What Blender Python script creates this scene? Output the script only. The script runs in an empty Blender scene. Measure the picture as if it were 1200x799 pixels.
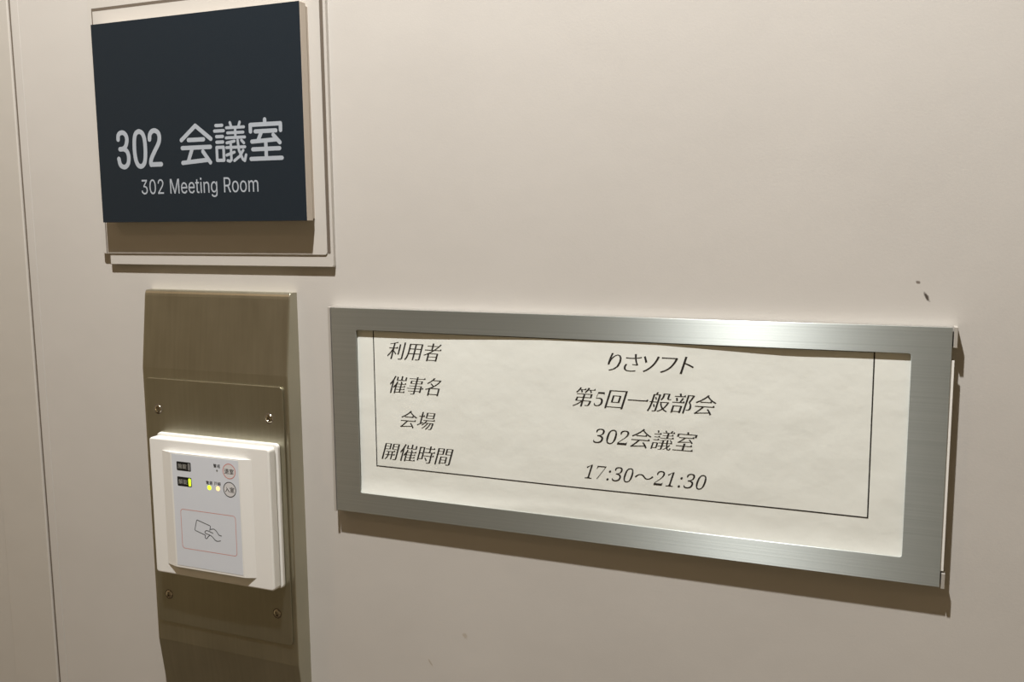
import bpy, bmesh, math, json
from mathutils import Matrix, Vector
from mathutils.geometry import delaunay_2d_cdt

# ------------------------------------------------------------------ camera
# Wall frame used below: X to the right, Y up (both mm, from the point of the
# wall straight in front of the camera, 1.45 m above the floor), h = distance
# out of the wall (mm).
EYE = 1.45
D = 0.580
def W(X, Y, h=0.0): return Vector((X / 1000, -h / 1000, EYE + Y / 1000))

C = bpy.context.scene.collection
cam = bpy.data.cameras.new('camera'); cam_o = bpy.data.objects.new('camera', cam); C.objects.link(cam_o)
r0 = (0.924705214523505, 0.008482749249267289, 0.38058942339247)
r1 = (0.041175461691436446, 0.9916577767215238, -0.12214513998609039)
r2 = (-0.3784505880396221, 0.12861919309690378, 0.9166418360404273)
def wv(v): return Vector((v[0], v[2], -v[1]))
cx, cy, cz = wv(r0), -wv(r1), -wv(r2)
cam_o.matrix_world = Matrix(((cx.x, cy.x, cz.x, 0), (cx.y, cy.y, cz.y, -D), (cx.z, cy.z, cz.z, EYE), (0, 0, 0, 1)))
cam.sensor_width = 36.0
cam.lens = 1088.956 / 1200 * 36.0
cam.clip_start = 0.01
bpy.context.scene.camera = cam_o

# ------------------------------------------------------------------ light
world = bpy.data.worlds.new('dim_corridor_air'); world.use_nodes = True
bgn = world.node_tree.nodes['Background']
bgn.inputs[0].default_value = (1.0, 0.76, 0.45, 1); bgn.inputs[1].default_value = 0.19
bpy.context.scene.world = world
LX, LH, LZ = -0.25, 0.47, 2.485          # the ceiling downlight that grazes the wall
ld = bpy.data.lights.new('downlight_lamp', 'SPOT'); ld.energy = 63; ld.color = (1.0, 0.968, 0.935)
ld.shadow_soft_size = 0.016; ld.spot_size = math.radians(150); ld.spot_blend = 0.6
lo = bpy.data.objects.new('downlight_lamp', ld); C.objects.link(lo); lo.location = (LX, -LH, LZ)

L2X, L2H = -1.55, 1.05                   # the next downlight along the corridor, warmer
l2 = bpy.data.lights.new('corridor_lamp', 'SPOT'); l2.energy = 6.5; l2.color = (1.0, 0.66, 0.40)
l2.shadow_soft_size = 0.05; l2.spot_size = math.radians(150); l2.spot_blend = 0.6
l2o = bpy.data.objects.new('corridor_lamp', l2); C.objects.link(l2o); l2o.location = (L2X, -L2H, LZ)

sc = bpy.context.scene
sc.view_settings.view_transform = 'Standard'; sc.view_settings.look = 'None'
sc.view_settings.gamma = 1; sc.view_settings.use_curve_mapping = False
sc.view_settings.exposure = 0.79

# ------------------------------------------------------------------ materials
def mat(name, col, rough=0.5, metal=0.0, spec=0.5, emit=None, est=0.0, aniso=0.0, arot=0.0):
    m = bpy.data.materials.new(name); m.use_nodes = True
    b = m.node_tree.nodes['Principled BSDF']
    b.inputs['Base Color'].default_value = (*col, 1); b.inputs['Roughness'].default_value = rough
    b.inputs['Metallic'].default_value = metal; b.inputs['Specular IOR Level'].default_value = spec
    if emit: b.inputs['Emission Color'].default_value = (*emit, 1); b.inputs['Emission Strength'].default_value = est
    if aniso:
        b.inputs['Anisotropic'].default_value = aniso; b.inputs['Anisotropic Rotation'].default_value = arot
        t = m.node_tree.nodes.new('ShaderNodeTangent'); t.direction_type = 'UV_MAP'; t.uv_map = 'UVMap'
        m.node_tree.links.new(t.outputs[0], b.inputs['Tangent'])
    return m
def nd(m, t, **kw):
    n = m.node_tree.nodes.new(t)
    for k, v in kw.items(): setattr(n, k, v)
    return n
def lk(m, a, b): m.node_tree.links.new(a, b)
def noise(m, scale, detail=3.0, stretch=(1, 1, 1), rough=0.5):
    tc = nd(m, 'ShaderNodeTexCoord'); mp = nd(m, 'ShaderNodeMapping'); mp.inputs['Scale'].default_value = stretch
    n = nd(m, 'ShaderNodeTexNoise'); n.inputs['Scale'].default_value = scale; n.inputs['Detail'].default_value = detail
    n.inputs['Roughness'].default_value = rough
    lk(m, tc.outputs['Object'], mp.inputs[0]); lk(m, mp.outputs[0], n.inputs['Vector']); return n.outputs[0]
def ramp(m, src, stops):
    r = nd(m, 'ShaderNodeValToRGB'); e = r.color_ramp.elements
    while len(e) < len(stops): e.new(0.5)
    for i, (p, c) in enumerate(stops): e[i].position = p; e[i].color = (*c, 1)
    lk(m, src, r.inputs[0]); return r.outputs[0]
def bump(m, src, strength, dist, prev=None):
    b = nd(m, 'ShaderNodeBump'); b.inputs['Strength'].default_value = strength; b.inputs['Distance'].default_value = dist
    lk(m, src, b.inputs['Height'])
    if prev is not None: lk(m, prev, b.inputs['Normal'])
    return b.outputs[0]
def bsdf(m): return m.node_tree.nodes['Principled BSDF']
def math_n(m, op, a, b=None, c=None):
    n = nd(m, 'ShaderNodeMath', operation=op)
    for i, v in enumerate((a, b, c)):
        if v is None: continue
        if isinstance(v, (int, float)): n.inputs[i].default_value = v
        else: lk(m, v, n.inputs[i])
    return n.outputs[0]

WALLC = (0.53, 0.508, 0.472)
wall_m = mat('painted_wall', WALLC, 0.62, spec=0.3)
col = ramp(wall_m, noise(wall_m, 9, 4), [(0.3, tuple(c * 0.975 for c in WALLC)), (0.7, tuple(min(1, c * 1.02) for c in WALLC))])
# scuffs and a faint stain that belong to the paint
tc = nd(wall_m, 'ShaderNodeNewGeometry')
wob = nd(wall_m, 'ShaderNodeTexNoise'); wob.inputs['Scale'].default_value = 420; wob.inputs['Detail'].default_value = 2
lk(wall_m, tc.outputs['Position'], wob.inputs['Vector'])
def mark(col, X, Y, rx, ry, rot, colour, amt):
    mp = nd(wall_m, 'ShaderNodeMapping', vector_type='TEXTURE')
    p = W(X, Y); mp.inputs['Location'].default_value = p; mp.inputs['Rotation'].default_value = (0, rot, 0)
    mp.inputs['Scale'].default_value = (rx / 1000, 1, ry / 1000)
    lk(wall_m, tc.outputs['Position'], mp.inputs[0])
    ln = nd(wall_m, 'ShaderNodeVectorMath', operation='LENGTH'); lk(wall_m, mp.outputs[0], ln.inputs[0])
    v = math_n(wall_m, 'MULTIPLY_ADD', wob.outputs[0], 1.6, ln.outputs['Value'])
    mr = nd(wall_m, 'ShaderNodeMapRange'); mr.inputs['From Min'].default_value = 1.35; mr.inputs['From Max'].default_value = 1.95
    mr.inputs['To Min'].default_value = amt; mr.inputs['To Max'].default_value = 0.0
    lk(wall_m, v, mr.inputs['Value'])
    mx = nd(wall_m, 'ShaderNodeMix', data_type='RGBA'); lk(wall_m, mr.outputs[0], mx.inputs['Factor'])
    lk(wall_m, col, mx.inputs['A']); mx.inputs['B'].default_value = (*colour, 1); return mx.outputs['Result']
col = mark(col, 12.0, -37.0, 1.3, 0.9, 0.4, (0.10, 0.07, 0.05), 0.8)
col = mark(col, 17.4, -45.8, 1.0, 3.2, -0.45, (0.05, 0.035, 0.025), 0.95)
col = mark(col, -278.4, -299.1, 1.6, 3.0, -0.5, (0.36, 0.30, 0.22), 0.5)
col = mark(col, -307.0, -325.0, 0.7, 3.2, -0.6, (0.33, 0.28, 0.2), 0.6)
lk(wall_m, col, bsdf(wall_m).inputs['Base Color'])
lk(wall_m, bump(wall_m, noise(wall_m, 700, 3), 0.12, 0.0004, bump(wall_m, noise(wall_m, 14, 3), 0.25, 0.002)), bsdf(wall_m).inputs['Normal'])

frame_paint = mat('painted_door_frame', (0.50, 0.475, 0.43), 0.45, spec=0.4)
lk(frame_paint, bump(frame_paint, noise(frame_paint, 20, 3), 0.25, 0.002), bsdf(frame_paint).inputs['Normal'])

alu = mat('brushed_aluminium', (0.48, 0.53, 0.515), 0.40, metal=0.80, aniso=0.96, arot=0.25)
streak = noise(alu, 50, 3, (0.03, 1, 16), 0.65)
lk(alu, ramp(alu, streak, [(0.3, (0.44, 0.48, 0.465)), (0.7, (0.50, 0.54, 0.525))]), bsdf(alu).inputs['Base Color'])
lk(alu, bump(alu, streak, 0.35, 0.00016), bsdf(alu).inputs['Normal'])
alu_rail = mat('aluminium_rail', (0.6, 0.6, 0.58), 0.4, metal=1.0)
alu_cap = mat('satin_aluminium_cap', (0.50, 0.48, 0.44), 0.4, metal=0.3)

def steel_mat(name, base, r):
    m = mat(name, base, r, metal=1.0)
    s = noise(m, 40, 4, (9, 1, 0.5), 0.6); cl = noise(m, 22, 4)
    mixf = math_n(m, 'MULTIPLY_ADD', s, 0.5, math_n(m, 'MULTIPLY', cl, 0.5))
    lk(m, ramp(m, mixf, [(0.35, tuple(c * 0.93 for c in base)), (0.65, tuple(c * 1.06 for c in base))]), bsdf(m).inputs['Base Color'])
    rr = nd(m, 'ShaderNodeMapRange'); rr.inputs['To Min'].default_value = r - 0.06; rr.inputs['To Max'].default_value = r + 0.08
    lk(m, mixf, rr.inputs['Value']); lk(m, rr.outputs[0], bsdf(m).inputs['Roughness'])
    lk(m, bump(m, s, 0.06, 0.0001), bsdf(m).inputs['Normal'])
    return m
steel = steel_mat('brushed_stainless_steel', (0.45, 0.43, 0.34), 0.40)
steel_plate = steel_mat('satin_stainless_plate', (0.42, 0.405, 0.32), 0.40)
screw_m = mat('screw_steel', (0.45, 0.41, 0.33), 0.22, metal=1.0)

white_plastic = mat('white_plastic', (0.80, 0.80, 0.77), 0.35)
rim_plastic = mat('white_plastic_rim', (0.76, 0.755, 0.72), 0.4)
label_m = mat('grey_label_film', (0.66, 0.70, 0.76), 0.3)
black_ink = mat('black_ink', (0.009, 0.009, 0.009), 0.5, spec=0.25)
dark_ink = mat('dark_grey_ink', (0.045, 0.05, 0.055), 0.5)
red_ink = mat('red_ink', (0.60, 0.24, 0.21), 0.5)
grey_ink = mat('grey_ink', (0.28, 0.28, 0.26), 0.5)
white_ink = mat('white_ink', (0.70, 0.70, 0.70), 0.4)
green_led = mat('green_lamp', (0.6, 0.9, 0.05), 0.4, emit=(0.62, 1.0, 0.02), est=0.85)
orange_led = mat('orange_lamp', (0.9, 0.6, 0.3), 0.4, emit=(1.0, 0.62, 0.25), est=0.7)
off_led = mat('unlit_lamp', (0.20, 0.20, 0.20), 0.4)

navy = mat('navy_sign_face', (0.012, 0.019, 0.027), 0.45, spec=0.3)
lk(navy, bump(navy, noise(navy, 900, 2), 0.15, 0.0003), bsdf(navy).inputs['Normal'])
sign_letter = mat('sign_lettering_white', (0.37, 0.41, 0.46), 0.5)
sign_body = mat('beige_sign_body', (0.53, 0.47, 0.40), 0.5)
holder_m = mat('pale_sign_holder', (0.53, 0.508, 0.47), 0.4)
groove_shade_m = mat('dark_groove_and_shade', (0.13, 0.105, 0.08), 0.7)  # dark joints and trim; also the painted shade strips on the sign holder

paper_m = mat('white_copy_paper', (0.81, 0.835, 0.785), 0.55, spec=0.3)
cr = nd(paper_m, 'ShaderNodeTexVoronoi', feature='DISTANCE_TO_EDGE'); cr.inputs['Scale'].default_value = 26
tcp = nd(paper_m, 'ShaderNodeTexCoord'); wn = nd(paper_m, 'ShaderNodeTexNoise'); wn.inputs['Scale'].default_value = 18
mxv = nd(paper_m, 'ShaderNodeVectorMath', operation='MULTIPLY_ADD'); mxv.inputs[1].default_value = (0.05, 0.05, 0.05)
lk(paper_m, tcp.outputs['Object'], wn.inputs['Vector']); lk(paper_m, wn.outputs['Color'], mxv.inputs[0]); lk(paper_m, tcp.outputs['Object'], mxv.inputs[2])
lk(paper_m, mxv.outputs[0], cr.inputs['Vector'])
b1 = bump(paper_m, noise(paper_m, 26, 4, (1, 1, 1.15), 0.45), 0.52, 0.0019)
lk(paper_m, bump(paper_m, cr.outputs[0], 0.08, 0.001, b1), bsdf(paper_m).inputs['Normal'])
print_m = mat('printed_black_toner', (0.028, 0.025, 0.022), 0.6, spec=0.2)
insert_m = mat('white_insert_sheet', (0.85, 0.84, 0.80), 0.35)

floor_m = mat('grey_carpet_floor', (0.16, 0.13, 0.09), 0.9)
lk(floor_m, bump(floor_m, noise(floor_m, 400, 3), 0.4, 0.002), bsdf(floor_m).inputs['Normal'])
ceil_m = mat('white_ceiling_board', (0.55, 0.49, 0.40), 0.8)
far_m = mat('far_wall_paint', (0.32, 0.265, 0.18), 0.7)
lk(far_m, bump(far_m, noise(far_m, 300, 3), 0.1, 0.001), bsdf(far_m).inputs['Normal'])
lamp_glass = mat('downlight_diffuser', (0.9, 0.9, 0.85), 0.4, emit=(1.0, 0.87, 0.7), est=6)
white_metal = mat('white_metal_trim', (0.7, 0.69, 0.66), 0.4)

# ------------------------------------------------------------------ mesh helpers
def empty(name, X, Y, h=0.0):
    o = bpy.data.objects.new(name, None); C.objects.link(o); o.location = W(X, Y, h); o.empty_display_size = 0.02; return o
def tag(o, label, cat, group=None):
    o['label'] = label; o['category'] = cat
    if group: o['group'] = group
    return o
def finish(name, bm, m, parent=None, smooth=False):
    """link a bmesh given in world metres as ONE object; its origin sits at its own centre"""
    bmesh.ops.recalc_face_normals(bm, faces=bm.faces) if bm.faces and any(len(e.link_faces) > 1 for e in bm.edges) and not getattr(finish, 'flat', False) else None
    vs = [v.co for v in bm.verts]
    lo_ = Vector([min(v[i] for v in vs) for i in range(3)]); hi = Vector([max(v[i] for v in vs) for i in range(3)])
    c = (lo_ + hi) / 2
    uv = bm.loops.layers.uv.new('UVMap')
    for f in bm.faces:
        f.smooth = smooth
        for l in f.loops: l[uv].uv = (l.vert.co.x * 4, l.vert.co.z * 4 - l.vert.co.y * 4)
    for v in bm.verts: v.co -= c
    me = bpy.data.meshes.new(name); bm.to_mesh(me); bm.free(); me.materials.append(m)
    o = bpy.data.objects.new(name, me); C.objects.link(o)
    if parent is not None:
        o.parent = parent; o.location = c - (Vector(parent.location) if parent.parent is None else Vector(parent.location) + Vector(parent.parent.location))
    else: o.location = c
    return o
def struct(name, bm, m, parent=None):
    o = finish(name, bm, m, parent); 
    if parent is None: o['kind'] = 'structure'
    return o
def rrect(x0, x1, y0, y1, r=0.0, n=5):
    if r <= 0: return [(x0, y0), (x1, y0), (x1, y1), (x0, y1)]
    P = []
    for cx_, cy_, a in ((x1 - r, y0 + r, -90), (x1 - r, y1 - r, 0), (x0 + r, y1 - r, 90), (x0 + r, y0 + r, 180)):
        for i in range(n + 1):
            t = math.radians(a + 90 * i / n); P.append((cx_ + r * math.cos(t), cy_ + r * math.sin(t)))
    return P
def circle(x, y, r, n=28): return [(x + r * math.cos(2 * math.pi * i / n), y + r * math.sin(2 * math.pi * i / n)) for i in range(n)]
def wind(p, ring):
    w = 0; x, y = p
    for i in range(len(ring)):
        (x0, y0), (x1, y1) = ring[i], ring[(i + 1) % len(ring)]
        if y0 <= y < y1 and (x1 - x0) * (y - y0) - (x - x0) * (y1 - y0) > 0: w += 1
        elif y1 <= y < y0 and (x1 - x0) * (y - y0) - (x - x0) * (y1 - y0) < 0: w -= 1
    return w
def tri(rings):
    """triangles of the region with non-zero winding"""
    V, E = [], []
    for r in rings:
        b = len(V); n = len(r); V += [Vector(p) for p in r]; E += [(b + i, b + (i + 1) % n) for i in range(n)]
    v, e, f, *_ = delaunay_2d_cdt(V, E, [], 0, 1e-6)
    out = []
    for t in f:
        c = (sum(v[i].x for i in t) / len(t), sum(v[i].y for i in t) / len(t))
        if sum(wind(c, r) for r in rings) != 0: out.append(t)
    return v, out
def plate_bm(outer, holes, h0, h1, bevel=0.0, seg=2):
    """flat plate of the given outline (mm) between heights h0 and h1"""
    bm = bmesh.new(); rings = [outer] + holes
    fr = [[bm.verts.new(W(x, y, h1)) for x, y in r] for r in rings]
    bk = [[bm.verts.new(W(x, y, h0)) for x, y in r] for r in rings]
    if not holes:
        bm.faces.new(fr[0]); bm.faces.new(bk[0][::-1])
    else:
        flat = [p for r in rings for p in r]; F = [v for r in fr for v in r]; B = [v for r in bk for v in r]
        V, T = tri([outer] + [h[::-1] if wind((sum(p[0] for p in h) / len(h), sum(p[1] for p in h) / len(h)), h) > 0 else h for h in holes])
        near = [min(range(len(flat)), key=lambda i: (flat[i][0] - p.x) ** 2 + (flat[i][1] - p.y) ** 2) for p in V]
        for t in T:
            ids = [near[i] for i in t]
            bm.faces.new([F[i] for i in ids]); bm.faces.new([B[i] for i in reversed(ids)])
    for f, b in zip(fr, bk):
        n = len(f)
        for i in range(n): bm.faces.new((f[i], b[i], b[(i + 1) % n], f[(i + 1) % n]))
    bmesh.ops.recalc_face_normals(bm, faces=bm.faces)
    if bevel > 0:
        ed = [e for e in bm.edges if len(e.link_faces) == 2 and e.calc_face_angle(0) > 0.6]
        bmesh.ops.bevel(bm, geom=ed, offset=bevel / 1000, segments=seg, affect='EDGES', profile=0.5, clamp_overlap=True)
    return bm
def slab(x0, x1, y0, y1, h0, h1, r=0.0, bevel=0.0, seg=2): return plate_bm(rrect(x0, x1, y0, y1, r), [], h0, h1, bevel, seg)
def ink_bm(rings_list, hf, dh=0.0):
    """flat print: each entry a list of rings (mm); hf is a height or a function of (X, Y)"""
    bm = bmesh.new()
    for rings in rings_list:
        V, T = tri(rings)
        vs = [bm.verts.new(W(p.x, p.y, (hf(p.x, p.y) if callable(hf) else hf) + dh)) for p in V]
        for t in T:
            f = bm.faces.new([vs[i] for i in t]); f.normal_update()
            if f.normal.y > 0: f.normal_flip()
    bmesh.ops.delete(bm, geom=[v for v in bm.verts if not v.link_faces], context='VERTS')
    return bm
def ccw(r):
    a = sum(r[i][0] * r[(i + 1) % len(r)][1] - r[(i + 1) % len(r)][0] * r[i][1] for i in range(len(r)))
    return r if a > 0 else r[::-1]
def smooth(path, k=5):
    out = []; n = len(path)
    for i in range(n - 1):
        p0 = path[max(i - 1, 0)]; p1 = path[i]; p2 = path[i + 1]; p3 = path[min(i + 2, n - 1)]
        for j in range(k):
            t = j / k
            out.append(tuple(0.5 * (2 * p1[a] + (p2[a] - p0[a]) * t + (2 * p0[a] - 5 * p1[a] + 4 * p2[a] - p3[a]) * t * t + (3 * p1[a] - p0[a] - 3 * p2[a] + p3[a]) * t ** 3) for a in (0, 1)))
    return out + [path[-1]]
def stroke(path, w):
    """rings of a round-ended pen stroke of width w"""
    R = []
    for i in range(len(path) - 1):
        (x0, y0), (x1, y1) = path[i], path[i + 1]; L = math.hypot(x1 - x0, y1 - y0)
        if L < 1e-6: continue
        a = math.atan2(y1 - y0, x1 - x0); n = 6 if len(path) > 8 else 9
        ring = [(x1 + w / 2 * math.cos(a - math.pi / 2 + math.pi * j / n), y1 + w / 2 * math.sin(a - math.pi / 2 + math.pi * j / n)) for j in range(n + 1)]
        ring += [(x0 + w / 2 * math.cos(a + math.pi / 2 + math.pi * j / n), y0 + w / 2 * math.sin(a + math.pi / 2 + math.pi * j / n)) for j in range(n + 1)]
        R.append(ccw(ring))
    return R
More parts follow.
